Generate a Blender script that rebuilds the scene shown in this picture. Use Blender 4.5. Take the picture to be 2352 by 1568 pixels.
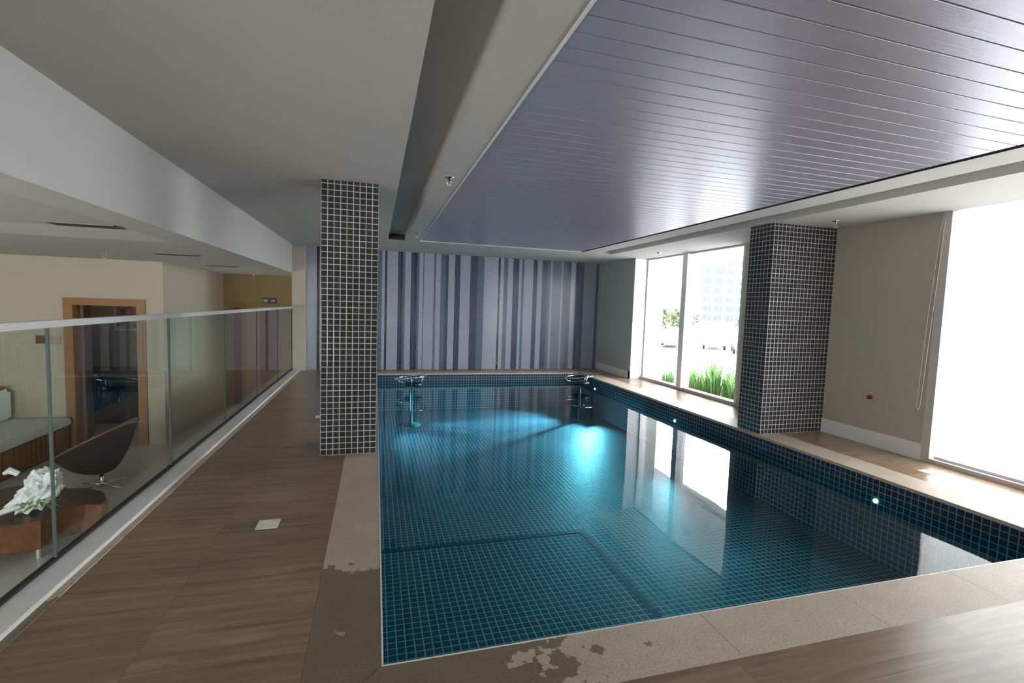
import bpy, bmesh, math, random
from mathutils import Vector, Matrix, noise

for o in list(bpy.data.objects): bpy.data.objects.remove(o)
SC = bpy.context.scene
COL = SC.collection
PI = math.pi

# ------------------------------------------------------------------ camera
cam_d = bpy.data.cameras.new('camera')
cam = bpy.data.objects.new('camera', cam_d); COL.objects.link(cam)
cam_d.sensor_fit = 'HORIZONTAL'; cam_d.sensor_width = 36.0
cam_d.lens = 1101.7 / 2352 * 36.0
cam_d.clip_start = 0.05; cam_d.clip_end = 600
_r = (0.9616843458301453, -0.27214370970862495, 0.03318162520542163)
_d = (0.011846115592553233, -0.07966964183132663, -0.9967509306320391)
_f = (0.2739030641132247, 0.9589528400481933, -0.07339320154408671)
cam.matrix_world = Matrix(((_r[0], -_d[0], -_f[0], 0.0), (_r[1], -_d[1], -_f[1], 0.0), (_r[2], -_d[2], -_f[2], 1.45), (0, 0, 0, 1)))
SC.camera = cam

# ------------------------------------------------------------------ sky, exposure
SKY = 15.0
W = bpy.data.worlds.new('overcast_sky'); SC.world = W; W.use_nodes = True
wn = W.node_tree.nodes; wl = W.node_tree.links
bg = wn['Background']
tc = wn.new('ShaderNodeTexCoord'); sp = wn.new('ShaderNodeSeparateXYZ'); cr = wn.new('ShaderNodeValToRGB')
wl.new(tc.outputs['Generated'], sp.inputs[0]); wl.new(sp.outputs['Z'], cr.inputs[0]); wl.new(cr.outputs[0], bg.inputs[0])
cr.color_ramp.elements[0].position = 0.0; cr.color_ramp.elements[0].color = (0.97, 0.97, 0.98, 1)
cr.color_ramp.elements[1].position = 0.7; cr.color_ramp.elements[1].color = (0.86, 0.93, 1.0, 1)
bg.inputs[1].default_value = SKY
vs = SC.view_settings
vs.view_transform = 'Standard'; vs.look = 'None'; vs.gamma = 1.0; vs.use_curve_mapping = False
vs.exposure = 0.5
cy = SC.cycles
cy.use_denoising = True
cy.max_bounces = 14; cy.diffuse_bounces = 8; cy.glossy_bounces = 5; cy.transmission_bounces = 6; cy.transparent_max_bounces = 16
cy.sample_clamp_indirect = 8.0

def portal(name, loc, rot, sx, sy):
    L = bpy.data.lights.new(name, 'AREA'); L.shape = 'RECTANGLE'; L.size = sx; L.size_y = sy
    L.cycles.is_portal = True
    o = bpy.data.objects.new(name, L); COL.objects.link(o); o.location = loc; o.rotation_euler = rot
    return o
portal('window_portal', (5.75, 7.62, 1.3), (0, PI/2, 0), 2.6, 2.9)
portal('hall_opening_portal', (-4.95, -3.05, 0.5), (PI/2, 0, 0), 3.9, 1.6)  # sampling portal at the added rear opening

# ------------------------------------------------------------------ helpers
def prop(o, label=None, cat=None, group=None, kind=None):
    if label: o['label'] = label
    if cat: o['category'] = cat
    if group: o['group'] = group
    if kind: o['kind'] = kind
    return o

def obj(name, bm, mats, parent=None, smooth=False, world=True):
    me = bpy.data.meshes.new(name)
    if parent is not None and world:
        bmesh.ops.translate(bm, verts=bm.verts, vec=-Vector(parent.matrix_world.translation) if False else -Vector(ORG.get(parent.name, (0, 0, 0))))
    bmesh.ops.recalc_face_normals(bm, faces=bm.faces)
    bm.to_mesh(me); bm.free()
    if not isinstance(mats, (list, tuple)): mats = [mats]
    for m in mats: me.materials.append(m)
    if smooth:
        for p in me.polygons: p.use_smooth = True
    o = bpy.data.objects.new(name, me); COL.objects.link(o)
    if parent is not None: o.parent = parent
    return o

ORG = {}
def thing(name, label, cat, loc=(0, 0, 0), group=None):
    o = bpy.data.objects.new(name, None); COL.objects.link(o)
    o.location = loc; o.empty_display_size = 0.1
    prop(o, label, cat, group); ORG[o.name] = tuple(loc)
    return o
def reg(o, parent):          # remembers the world origin for sub-parts
    ORG[o.name] = ORG.get(parent.name, (0, 0, 0)) if parent else (0, 0, 0)
    return o

def bx(bm, x0, x1, y0, y1, z0, z1, mi=0):
    v = [bm.verts.new((x, y, z)) for x in (x0, x1) for y in (y0, y1) for z in (z0, z1)]
    for q in ((0, 1, 3, 2), (4, 6, 7, 5), (0, 4, 5, 1), (2, 3, 7, 6), (0, 2, 6, 4), (1, 5, 7, 3)):
        f = bm.faces.new([v[i] for i in q]); f.material_index = mi
    return v
def quad(bm, pts, mi=0):
    f = bm.faces.new([bm.verts.new(p) for p in pts]); f.material_index = mi; return f
def box(name, dims, m, parent=None, bev=0.0):
    bm = bmesh.new(); bx(bm, *dims)
    if bev: bmesh.ops.bevel(bm, geom=bm.edges[:], offset=bev, segments=2, affect='EDGES')
    return obj(name, bm, m, parent)
def struct(name, bm, m):
    return prop(obj(name, bm, m), kind='structure')
def lathe(bm, prof, c=(0, 0, 0), n=24, mi=0, cap=True):
    rings = []
    for r, z in prof:
        rings.append([bm.verts.new((c[0]+r*math.cos(2*PI*i/n), c[1]+r*math.sin(2*PI*i/n), c[2]+z)) for i in range(n)])
    for a, b in zip(rings, rings[1:]):
        for i in range(n):
            f = bm.faces.new((a[i], a[(i+1) % n], b[(i+1) % n], b[i])); f.material_index = mi
    if cap:
        for r in (rings[0], rings[-1]):
            f = bm.faces.new(r); f.material_index = mi
def tube(bm, pts, r, n=8, closed=False, taper=None):
    pts = [Vector(p) for p in pts]; rings = []; N = len(pts)
    for i, p in enumerate(pts):
        if closed: d = pts[(i+1) % N]-pts[i-1]
        else: d = pts[min(i+1, N-1)]-pts[max(i-1, 0)]
        d.normalize()
        up = Vector((0, 0, 1)) if abs(d.z) < .95 else Vector((1, 0, 0))
        a = d.cross(up).normalized(); b = d.cross(a).normalized()
        rr = r if taper is None else r*taper[i]
        rings.append([bm.verts.new(p+a*rr*math.cos(2*PI*k/n)+b*rr*math.sin(2*PI*k/n)) for k in range(n)])
    pr = list(zip(rings, rings[1:]))
    if closed: pr.append((rings[-1], rings[0]))
    for A, B in pr:
        for k in range(n): bm.faces.new((A[k], A[(k+1) % n], B[(k+1) % n], B[k]))
    if not closed:
        bm.faces.new(rings[0]); bm.faces.new(rings[-1][::-1])

# ------------------------------------------------------------------ materials
def mat(name):
    m = bpy.data.materials.new(name); m.use_nodes = True
    return m, m.node_tree.nodes, m.node_tree.links, m.node_tree.nodes['Principled BSDF']
def plain(name, col, rough=0.5, metal=0.0, spec=0.5, noise_amt=0.0, nscale=6.0, bump=0.0, bscale=80.0):
    m, N, L, P = mat(name)
    P.inputs['Base Color'].default_value = (*col, 1); P.inputs['Roughness'].default_value = rough
    P.inputs['Metallic'].default_value = metal; P.inputs['Specular IOR Level'].default_value = spec
    g = N.new('ShaderNodeNewGeometry')
    if noise_amt:
        t = N.new('ShaderNodeTexNoise'); t.inputs['Scale'].default_value = nscale; t.inputs['Detail'].default_value = 5
        L.new(g.outputs['Position'], t.inputs['Vector'])
        mx = N.new('ShaderNodeMixRGB'); mx.blend_type = 'MIX'
        mx.inputs[1].default_value = (*[c*(1-noise_amt) for c in col], 1); mx.inputs[2].default_value = (*[min(1, c*(1+noise_amt)) for c in col], 1)
        L.new(t.outputs[0], mx.inputs[0]); L.new(mx.outputs[0], P.inputs['Base Color'])
    if bump:
        t = N.new('ShaderNodeTexNoise'); t.inputs['Scale'].default_value = bscale; t.inputs['Detail'].default_value = 3
        L.new(g.outputs['Position'], t.inputs['Vector'])
        b = N.new('ShaderNodeBump'); b.inputs['Strength'].default_value = bump; b.inputs['Distance'].default_value = 0.01
        L.new(t.outputs[0], b.inputs['Height']); L.new(b.outputs[0], P.inputs['Normal'])
    return m

def _math(N, L, op, a, b=None):
    n = N.new('ShaderNodeMath'); n.operation = op
    for i, v in enumerate((a, b)):
        if v is None: continue
        if isinstance(v, (int, float)): n.inputs[i].default_value = v
        else: L.new(v, n.inputs[i])
    return n.outputs[0]

def uv_from_pos(N, L):
    """u, v along a surface picked from its facing: floors x,y; walls x or y, z"""
    g = N.new('ShaderNodeNewGeometry')
    p = N.new('ShaderNodeSeparateXYZ'); L.new(g.outputs['Position'], p.inputs[0])
    n = N.new('ShaderNodeSeparateXYZ'); L.new(g.outputs['True Normal'], n.inputs[0])
    nx = _math(N, L, 'GREATER_THAN', _math(N, L, 'ABSOLUTE', n.outputs[0]), 0.5)
    nz = _math(N, L, 'GREATER_THAN', _math(N, L, 'ABSOLUTE', n.outputs[2]), 0.5)
    def mix(f, a, b):   # a*(1-f)+b*f
        return _math(N, L, 'ADD', _math(N, L, 'MULTIPLY', a, _math(N, L, 'SUBTRACT', 1.0, f)), _math(N, L, 'MULTIPLY', b, f))
    u = mix(nx, p.outputs[0], p.outputs[1]); v = mix(nz, p.outputs[2], p.outputs[1])
    return u, v, g

def tiles(name, tile_a, tile_b, grout, pitch=0.0555, gw=0.13, ou=0.0, ov=0.0, rough=0.12, grough=0.6, bump=0.35, spec=0.5):
    m, N, L, P = mat(name)
    u, v, g = uv_from_pos(N, L)
    us = _math(N, L, 'DIVIDE', _math(N, L, 'SUBTRACT', u, ou), pitch); vv = _math(N, L, 'DIVIDE', _math(N, L, 'SUBTRACT', v, ov), pitch)
    fu = _math(N, L, 'FRACT', us); fv = _math(N, L, 'FRACT', vv)
    # distance from the tile's middle
    du = _math(N, L, 'ABSOLUTE', _math(N, L, 'SUBTRACT', fu, 0.5)); dv = _math(N, L, 'ABSOLUTE', _math(N, L, 'SUBTRACT', fv, 0.5))
    d = _math(N, L, 'MAXIMUM', du, dv)
    gm = _math(N, L, 'GREATER_THAN', d, 0.5-gw/2)
    cx = N.new('ShaderNodeCombineXYZ'); L.new(_math(N, L, 'FLOOR', us), cx.inputs[0]); L.new(_math(N, L, 'FLOOR', vv), cx.inputs[1])
    wn_ = N.new('ShaderNodeTexWhiteNoise'); L.new(cx.outputs[0], wn_.inputs['Vector'])
    m1 = N.new('ShaderNodeMixRGB'); m1.inputs[1].default_value = (*tile_a, 1); m1.inputs[2].default_value = (*tile_b, 1); L.new(wn_.outputs['Value'], m1.inputs[0])
    m2 = N.new('ShaderNodeMixRGB'); L.new(gm, m2.inputs[0]); L.new(m1.outputs[0], m2.inputs[1]); m2.inputs[2].default_value = (*grout, 1)
    L.new(m2.outputs[0], P.inputs['Base Color'])
    L.new(_math(N, L, 'ADD', _math(N, L, 'MULTIPLY', gm, grough-rough), rough), P.inputs['Roughness'])
    P.inputs['Specular IOR Level'].default_value = spec
    if bump:
        ramp = N.new('ShaderNodeMapRange'); ramp.inputs['From Min'].default_value = 0.5-gw*1.1; ramp.inputs['From Max'].default_value = 0.5-gw*0.3
        ramp.inputs['To Min'].default_value = 1; ramp.inputs['To Max'].default_value = 0; L.new(d, ramp.inputs['Value'])
        b = N.new('ShaderNodeBump'); b.inputs['Strength'].default_value = bump; b.inputs['Distance'].default_value = 0.002
        L.new(ramp.outputs[0], b.inputs['Height']); L.new(b.outputs[0], P.inputs['Normal'])
    return m

def planks(name, base, dark, light, rough=0.35):
    """wood-look porcelain boards, long side along x"""
    m, N, L, P = mat(name)
    g = N.new('ShaderNodeNewGeometry'); s = N.new('ShaderNodeSeparateXYZ'); L.new(g.outputs['Position'], s.inputs[0])
    us = _math(N, L, 'DIVIDE', _math(N, L, 'SUBTRACT', s.outputs[0], 2.66), 1.19); vv = _math(N, L, 'DIVIDE', _math(N, L, 'SUBTRACT', s.outputs[1], 1.346), 0.232)
    iu = _math(N, L, 'FLOOR', us); iv = _math(N, L, 'FLOOR', vv)
    cx = N.new('ShaderNodeCombineXYZ'); L.new(iu, cx.inputs[0]); L.new(iv, cx.inputs[1])
    wn_ = N.new('ShaderNodeTexWhiteNoise'); L.new(cx.outputs[0], wn_.inputs['Vector'])
    # grain
    sc = N.new('ShaderNodeVectorMath'); sc.operation = 'MULTIPLY'; L.new(g.outputs['Position'], sc.inputs[0]); sc.inputs[1].default_value = (1.6, 22.0, 1.0)
    off = N.new('ShaderNodeVectorMath'); off.operation = 'SCALE'; L.new(wn_.outputs['Color'], off.inputs[0]); off.inputs['Scale'].default_value = 9.0
    ad = N.new('ShaderNodeVectorMath'); ad.operation = 'ADD'; L.new(sc.outputs[0], ad.inputs[0]); L.new(off.outputs[0], ad.inputs[1])
    t = N.new('ShaderNodeTexNoise'); t.inputs['Scale'].default_value = 1.0; t.inputs['Detail'].default_value = 7; t.inputs['Roughness'].default_value = 0.62; t.inputs['Distortion'].default_value = 0.5
    L.new(ad.outputs[0], t.inputs['Vector'])
    ramp = N.new('ShaderNodeValToRGB'); L.new(t.outputs[0], ramp.inputs[0])
    e = ramp.color_ramp.elements; e[0].position = 0.3; e[0].color = (*dark, 1); e[1].position = 0.72; e[1].color = (*light, 1)
    k = e.new(0.5); k.color = (*base, 1)
    hv = N.new('ShaderNodeHueSaturation'); L.new(ramp.outputs[0], hv.inputs['Color'])
    L.new(_math(N, L, 'ADD', _math(N, L, 'MULTIPLY', wn_.outputs['Value'], 0.22), 0.89), hv.inputs['Value'])
    du = _math(N, L, 'GREATER_THAN', _math(N, L, 'ABSOLUTE', _math(N, L, 'SUBTRACT', _math(N, L, 'FRACT', us), 0.5)), 0.5-0.0013)
    dv = _math(N, L, 'GREATER_THAN', _math(N, L, 'ABSOLUTE', _math(N, L, 'SUBTRACT', _math(N, L, 'FRACT', vv), 0.5)), 0.5-0.006)
    m0 = N.new('ShaderNodeMixRGB'); L.new(_math(N, L, 'MULTIPLY', dv, 0.55), m0.inputs[0]); L.new(hv.outputs[0], m0.inputs[1]); m0.inputs[2].default_value = (0.42, 0.34, 0.27, 1)
    m2 = N.new('ShaderNodeMixRGB'); L.new(_math(N, L, 'MULTIPLY', du, 0.8), m2.inputs[0]); L.new(m0.outputs[0], m2.inputs[1]); m2.inputs[2].default_value = (0.12, 0.085, 0.06, 1)
    L.new(m2.outputs[0], P.inputs['Base Color']); P.inputs['Roughness'].default_value = rough
    return m

def stone(name, wet=False):
    m, N, L, P = mat(name)
    g = N.new('ShaderNodeNewGeometry')
    t = N.new('ShaderNodeTexNoise'); t.inputs['Scale'].default_value = 90; t.inputs['Detail'].default_value = 6; t.inputs['Roughness'].default_value = .7; L.new(g.outputs['Position'], t.inputs['Vector'])
    r = N.new('ShaderNodeValToRGB'); L.new(t.outputs[0], r.inputs[0]); e = r.color_ramp.elements
    e[0].position = .33; e[0].color = (0.36, 0.28, 0.22, 1); e[1].position = .62; e[1].color = (0.58, 0.48, 0.39, 1)
    t2 = N.new('ShaderNodeTexNoise'); t2.inputs['Scale'].default_value = 5; t2.inputs['Detail'].default_value = 4; L.new(g.outputs['Position'], t2.inputs['Vector'])
    mm = N.new('ShaderNodeMixRGB'); mm.blend_type = 'MULTIPLY'; mm.inputs[0].default_value = 0.5; L.new(r.outputs[0], mm.inputs[1])
    r2 = N.new('ShaderNodeValToRGB'); L.new(t2.outputs[0], r2.inputs[0]); r2.color_ramp.elements[0].position = .3; r2.color_ramp.elements[0].color = (.72, .70, .68, 1); r2.color_ramp.elements[1].position = .7
    L.new(r2.outputs[0], mm.inputs[2])
    out = mm.outputs[0]
    # joints: across the slabs every 0.85 m
    s = N.new('ShaderNodeSeparateXYZ'); L.new(g.outputs['Position'], s.inputs[0])
    # wet patches near the corner of the pool
    if wet:
        t3 = N.new('ShaderNodeTexNoise'); t3.inputs['Scale'].default_value = 5.5; t3.inputs['Detail'].default_value = 5; t3.inputs['Roughness'].default_value = .55; L.new(g.outputs['Position'], t3.inputs['Vector'])
        # reach of the spill: along the left coping to y 2.75, along the near coping to x 1.25
        ax = N.new('ShaderNodeMapRange'); L.new(s.outputs[0], ax.inputs['Value']); ax.inputs['From Min'].default_value = 0.35; ax.inputs['From Max'].default_value = 1.35; ax.inputs['To Min'].default_value = 1; ax.inputs['To Max'].default_value = 0
        ay = N.new('ShaderNodeMapRange'); L.new(s.outputs[1], ay.inputs['Value']); ay.inputs['From Min'].default_value = 2.55; ay.inputs['From Max'].default_value = 2.85; ay.inputs['To Min'].default_value = 1; ay.inputs['To Max'].default_value = 0
        f = _math(N, L, 'MULTIPLY', ax.outputs[0], ay.outputs[0])
        w = _math(N, L, 'GREATER_THAN', _math(N, L, 'ADD', _math(N, L, 'MULTIPLY', f, 0.42), t3.outputs[0]), 0.76)
        w2 = N.new('ShaderNodeMixRGB'); L.new(w, w2.inputs[0]); L.new(out, w2.inputs[1])
        dk = N.new('ShaderNodeMixRGB'); dk.blend_type = 'MULTIPLY'; dk.inputs[0].default_value = 1; L.new(out, dk.inputs[1]); dk.inputs[2].default_value = (.42, .39, .34, 1)
        L.new(dk.outputs[0], w2.inputs[2]); out = w2.outputs[0]
        L.new(_math(N, L, 'SUBTRACT', 0.5, _math(N, L, 'MULTIPLY', w, 0.15)), P.inputs['Roughness'])
    else: P.inputs['Roughness'].default_value = 0.5
    L.new(out, P.inputs['Base Color'])
    return m

def thin_glass(name, tint, ior=1.5, bump=0.0, bscale=1.0, rough=0.0):
    m, N, L, P = mat(name); N.remove(P)
    out = [n for n in N if n.type == 'OUTPUT_MATERIAL'][0]
    tr = N.new('ShaderNodeBsdfTransparent'); tr.inputs[0].default_value = (*tint, 1)
    gl = N.new('ShaderNodeBsdfGlossy'); gl.inputs['Roughness'].default_value = rough
    fr = N.new('ShaderNodeFresnel')      # a thin sheet reflects alike from both sides
    gg = N.new('ShaderNodeNewGeometry')
    L.new(_math(N, L, 'ADD', ior, _math(N, L, 'MULTIPLY', gg.outputs['Backfacing'], 1/ior-ior)), fr.inputs['IOR'])
    mx = N.new('ShaderNodeMixShader'); L.new(fr.outputs[0], mx.inputs[0]); L.new(tr.outputs[0], mx.inputs[1]); L.new(gl.outputs[0], mx.inputs[2]); L.new(mx.outputs[0], out.inputs[0])
    if bump:
        g = N.new('ShaderNodeNewGeometry')
        t = N.new('ShaderNodeTexNoise'); t.inputs['Scale'].default_value = bscale; t.inputs['Detail'].default_value = 2; L.new(g.outputs['Position'], t.inputs['Vector'])
        b = N.new('ShaderNodeBump'); b.inputs['Strength'].default_value = 1.0; b.inputs['Distance'].default_value = bump; L.new(t.outputs[0], b.inputs['Height'])
        L.new(b.outputs[0], gl.inputs['Normal']); L.new(b.outputs[0], fr.inputs['Normal'])
    return m

M = {}
M['wall'] = plain('cream_paint', (0.45, 0.41, 0.345), 0.8, bump=0.05)
M['wall_hall'] = plain('cream_paint_hall', (0.50, 0.45, 0.35), 0.8, bump=0.05)
M['ochre'] = plain('ochre_paint', (0.32, 0.24, 0.11), 0.8, bump=0.05)
M['white'] = plain('white_paint', (0.53, 0.515, 0.49), 0.75, bump=0.03)
M['gypsum'] = plain('white_gypsum', (0.51, 0.485, 0.455), 0.85, bump=0.03)
M['gloss_white'] = plain('white_lacquer', (0.80, 0.79, 0.79), 0.35)
M['curb'] = plain('white_marble_curb', (0.72, 0.70, 0.69), 0.3, noise_amt=0.05, nscale=9)
M['deck'] = planks('wood_look_porcelain', (0.24, 0.155, 0.097), (0.145, 0.088, 0.053), (0.34, 0.235, 0.155), rough=0.28)
M['stone'] = stone('beige_granite', wet=True)
M['edge_highlight'] = plain('stone_edge_highlight', (0.78, 0.74, 0.70), 0.25)  # paler stone colour that carries the coping's edge highlight
M['tile_col'] = tiles('dark_mosaic', (0.026, 0.027, 0.032), (0.042, 0.042, 0.045), (0.50, 0.46, 0.42), ou=-0.484, ov=0.0, gw=0.115)
M['tile_pool'] = tiles('pool_mosaic', (0.018, 0.042, 0.066), (0.026, 0.054, 0.080), (0.30, 0.30, 0.32), ou=0.04, ov=-0.03, gw=0.12, rough=0.45, spec=0.08)
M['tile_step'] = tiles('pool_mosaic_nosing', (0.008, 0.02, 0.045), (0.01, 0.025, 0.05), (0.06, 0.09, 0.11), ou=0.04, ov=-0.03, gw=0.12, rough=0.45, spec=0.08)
G = (0.13, 0.14, 0.18)
M['mz_light'] = tiles('mosaic_light', (0.30, 0.31, 0.38), (0.36, 0.365, 0.43), (0.26, 0.27, 0.33), pitch=0.0278, gw=0.14, rough=0.15)
M['mz_mid'] = tiles('mosaic_mid', (0.06, 0.10, 0.15), (0.10, 0.145, 0.20), G, pitch=0.0278, gw=0.18, rough=0.15)
M['mz_dark'] = tiles('mosaic_navy', (0.012, 0.018, 0.06), (0.02, 0.03, 0.08), G, pitch=0.0278, gw=0.18, rough=0.15)
M['mz_black'] = tiles('mosaic_black', (0.008, 0.01, 0.02), (0.012, 0.014, 0.026), (.12, .12, .15), pitch=0.0278, gw=0.14, rough=0.15)
M['dark'] = plain('dark_gap', (0.03, 0.03, 0.035), 0.8)
M['grille'] = plain('dark_grille', (0.05, 0.05, 0.04), 0.6)
M['grey_metal'] = plain('brushed_aluminium', (0.62, 0.60, 0.60), 0.35, metal=0.7)
M['alu_frame'] = plain('pale_aluminium_frame', (0.62, 0.56, 0.55), 0.45, metal=0.3)
M['mull'] = plain('grey_mullion', (0.80, 0.78, 0.78), 0.45, metal=0.0)
M['rail'] = plain('white_satin_rail', (0.72, 0.71, 0.71), 0.3, metal=0.3)
M['black'] = plain('black_rubber', (0.012, 0.012, 0.012), 0.5)
M['chrome'] = plain('chrome', (0.85, 0.85, 0.86), 0.08, metal=1.0)
M['stem'] = plain('dull_steel', (0.10, 0.11, 0.12), 0.4, metal=0.2)
M['black_seat'] = plain('black_seat_plastic', (0.012, 0.012, 0.015), 0.3)
M['wood'] = plain('orange_brown_wood', (0.29, 0.135, 0.038), 0.45, noise_amt=0.2, nscale=7)
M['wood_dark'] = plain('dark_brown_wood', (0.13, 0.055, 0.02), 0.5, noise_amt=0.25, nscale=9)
M['leather'] = plain('dark_brown_leather', (0.022, 0.012, 0.008), 0.5, bump=0.1, bscale=120)
M['leather_in'] = plain('brown_leather_inside', (0.14, 0.085, 0.06), 0.4, bump=0.1, bscale=120)
M['stump'] = plain('raw_trunk_side', (0.15, 0.055, 0.018), 0.75, noise_amt=0.7, nscale=11, bump=0.8, bscale=12)
M['stump_top'] = plain('oiled_trunk_top', (0.05, 0.018, 0.011), 0.4, noise_amt=0.35, nscale=12)
M['bag'] = plain('white_plastic_film', (0.82, 0.84, 0.86), 0.35)
M['leafg'] = plain('green_leaf', (0.24, 0.44, 0.14), 0.5, noise_amt=0.35, nscale=5)
M['tree'] = plain('tree_foliage', (0.075, 0.10, 0.035), 0.8, noise_amt=0.4, nscale=1.2)
M['trunk'] = plain('tree_bark', (0.12, 0.09, 0.06), 0.9)
M['hall_floor'] = plain('polished_grey_porcelain', (0.62, 0.61, 0.59), 0.18, noise_amt=0.06, nscale=2)
M['cushion'] = plain('pale_upholstery', (0.66, 0.68, 0.64), 0.8, bump=0.1, bscale=200)
M['red'] = plain('red_plastic', (0.35, 0.01, 0.01), 0.3)
M['red_cloth'] = plain('brick_red_cloth', (0.34, 0.05, 0.03), 0.8)
M['plate'] = plain('ivory_plate', (0.80, 0.77, 0.70), 0.3)
M['slot_frame'] = plain('brown_grey_slot_frame', (0.22, 0.18, 0.17), 0.5)
M['pvc'] = None
M['ext_white'] = plain('pale_render', (0.40, 0.40, 0.40), 0.8)
M['soffit'] = plain('grey_soffit', (0.52, 0.54, 0.56), 0.8)
M['ground'] = plain('pale_paving', (0.30, 0.29, 0.28), 0.9, noise_amt=0.15, nscale=0.4)
M['bld'] = plain('pale_concrete', (0.30, 0.31, 0.33), 0.8)
M['bld_win'] = plain('tinted_glass', (0.06, 0.07, 0.08), 0.6, spec=0.1)
M['car_a'] = plain('grey_car_paint', (0.10, 0.11, 0.13), 0.3, spec=.3)
M['car_b'] = plain('white_car_paint', (0.55, 0.55, 0.56), 0.3)
M['car_glass'] = plain('car_glass', (0.05, 0.06, 0.07), 0.2)
M['soil'] = plain('planter_soil', (0.10, 0.08, 0.06), 0.9)

def pvc():
    m, N, L, P = mat('lavender_pvc_slat')
    g = N.new('ShaderNodeNewGeometry')
    sc = N.new('ShaderNodeVectorMath'); sc.operation = 'MULTIPLY'; L.new(g.outputs['Position'], sc.inputs[0]); sc.inputs[1].default_value = (3.0, 260.0, 1.0)
    t = N.new('ShaderNodeTexNoise'); t.inputs['Scale'].default_value = 1; t.inputs['Detail'].default_value = 3; L.new(sc.outputs[0], t.inputs['Vector'])
    b = N.new('ShaderNodeBump'); b.inputs['Strength'].default_value = 0.35; b.inputs['Distance'].default_value = 0.0015; L.new(t.outputs[0], b.inputs['Height']); L.new(b.outputs[0], P.inputs['Normal'])
    r = N.new('ShaderNodeValToRGB'); L.new(t.outputs[0], r.inputs[0]); r.color_ramp.elements[0].position = .3; r.color_ramp.elements[0].color = (0.34, 0.315, 0.38, 1); r.color_ramp.elements[1].position = .7; r.color_ramp.elements[1].color = (0.39, 0.365, 0.43, 1)
    L.new(r.outputs[0], P.inputs['Base Color'])
    P.inputs['Roughness'].default_value = 0.33; P.inputs['Metallic'].default_value = 0.3; P.inputs['Specular IOR Level'].default_value = 0.35
    return m
M['pvc'] = pvc()
M['water'] = thin_glass('still_water', (0.50, 0.94, 0.99), ior=1.33, bump=0.0035, bscale=1.1)
M['pane'] = thin_glass('clear_window_glass', (0.93, 0.96, 0.96), ior=1.45)
M['guard_glass'] = thin_glass('green_tinted_guard_glass', (0.80, 0.87, 0.83), ior=1.62)
M['glass_edge'] = plain('green_glass_edge', (0.06, 0.08, 0.072), 0.5, spec=.2)

def blind_mat():
    m, N, L, P = mat('white_blind_fabric'); N.remove(P)
    out = [n for n in N if n.type == 'OUTPUT_MATERIAL'][0]
    d = N.new('ShaderNodeBsdfDiffuse'); d.inputs[0].default_value = (0.8, 0.8, 0.79, 1)
    t = N.new('ShaderNodeBsdfTranslucent'); t.inputs[0].default_value = (0.88, 0.88, 0.86, 1)
    mx = N.new('ShaderNodeMixShader'); mx.inputs[0].default_value = 0.8
    L.new(d.outputs[0], mx.inputs[1]); L.new(t.outputs[0], mx.inputs[2]); L.new(mx.outputs[0], out.inputs[0])
    return m
M['blind'] = blind_mat()
def emit(name, col, s):
    m, N, L, P = mat(name); P.inputs['Base Color'].default_value = (*col, 1)
    P.inputs['Emission Color'].default_value = (*col, 1); P.inputs['Emission Strength'].default_value = s
    return m
M['led'] = emit('led_lens', (0.80, 0.90, 1.0), 3.5)
def picture_mat():
    m, N, L, P = mat('flower_print')
    g = N.new('ShaderNodeNewGeometry')
    t = N.new('ShaderNodeTexNoise'); t.inputs['Scale'].default_value = 5.5; t.inputs['Detail'].default_value = 2; L.new(g.outputs['Position'], t.inputs['Vector'])
    r = N.new('ShaderNodeValToRGB'); L.new(t.outputs[0], r.inputs[0]); e = r.color_ramp.elements
    e[0].position = .36; e[0].color = (.06, .12, .03, 1); e[1].position = .66; e[1].color = (.22, .02, .06, 1)
    k = e.new(.45); k.color = (.6, .5, .5, 1); k = e.new(.55); k.color = (.55, .30, .36, 1)
    L.new(r.outputs[0], P.inputs['Base Color']); return m
M['print'] = picture_mat()

CZ = 2.53; RX = 5.46
# ------------------------------------------------------------------ setting: floors
bm = bmesh.new()
bx(bm, -1.47, -0.2598, -3.0, 10.6, -0.12, 0)
bx(bm, -0.2598, RX, -3.0, 1.5755, -0.12, 0)
bx(bm, 4.79, RX, 1.5755, 10.6, -0.12, 0)
bx(bm, -0.262, 4.79, 10.28, 10.6, -0.12, 0)
struct('floor', bm, M['deck'])
bm = bmesh.new(); bx(bm, -7.2, -1.64, -3.2, 12.4, -1.1, -1.0)
o = struct('floor', bm, M['hall_floor'])

# walls of the pool hall
bm = bmesh.new()
# far wall: vertical stripes of mosaic, one mesh
ST = [(-1.371, 'l'), (-1.168, 'k'), (-1.115, 'l'), (-0.35, 'm'), (-0.1, 'm'), (0.12, 'l'), (0.18, 'k'), (0.225, 'l'), (0.45, 'd'), (0.50, 'k'), (0.545, 'm'), (0.60, 'l'), (0.72, 'd'), (0.80, 'k'), (0.85, 'm'), (0.90, 'l'), (0.98, 'm'), (1.0, 'l'),
      (1.21, 'm'), (1.255, 'l'), (1.36, 'm'), (1.46, 'd'), (1.53, 'l'), (1.67, 'd'), (1.79, 'l'), (2.015, 'd'), (2.18, 'm'), (2.33, 'l'), (2.655, 'k'), (2.705, 'l'), (2.785, 'm'), (2.88, 'l'), (3.005, 'd'), (3.145, 'l'), (3.21, 'm'), (3.265, 'l'),
      (3.485, 'd'), (3.59, 'l'), (3.705, 'd'), (3.84, 'm'), (3.91, 'l'), (3.96, 'm'), (4.18, 'l'), (4.225, 'm'), (4.32, 'd'), (4.43, 'l'), (4.55, 'd'), (4.62, 'm'), (4.76, 'l'), (5.07, 'm'), (5.14, 'l'), (5.25, 'l')]
mi = {'l': 0, 'm': 1, 'd': 2, 'k': 3}
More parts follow.
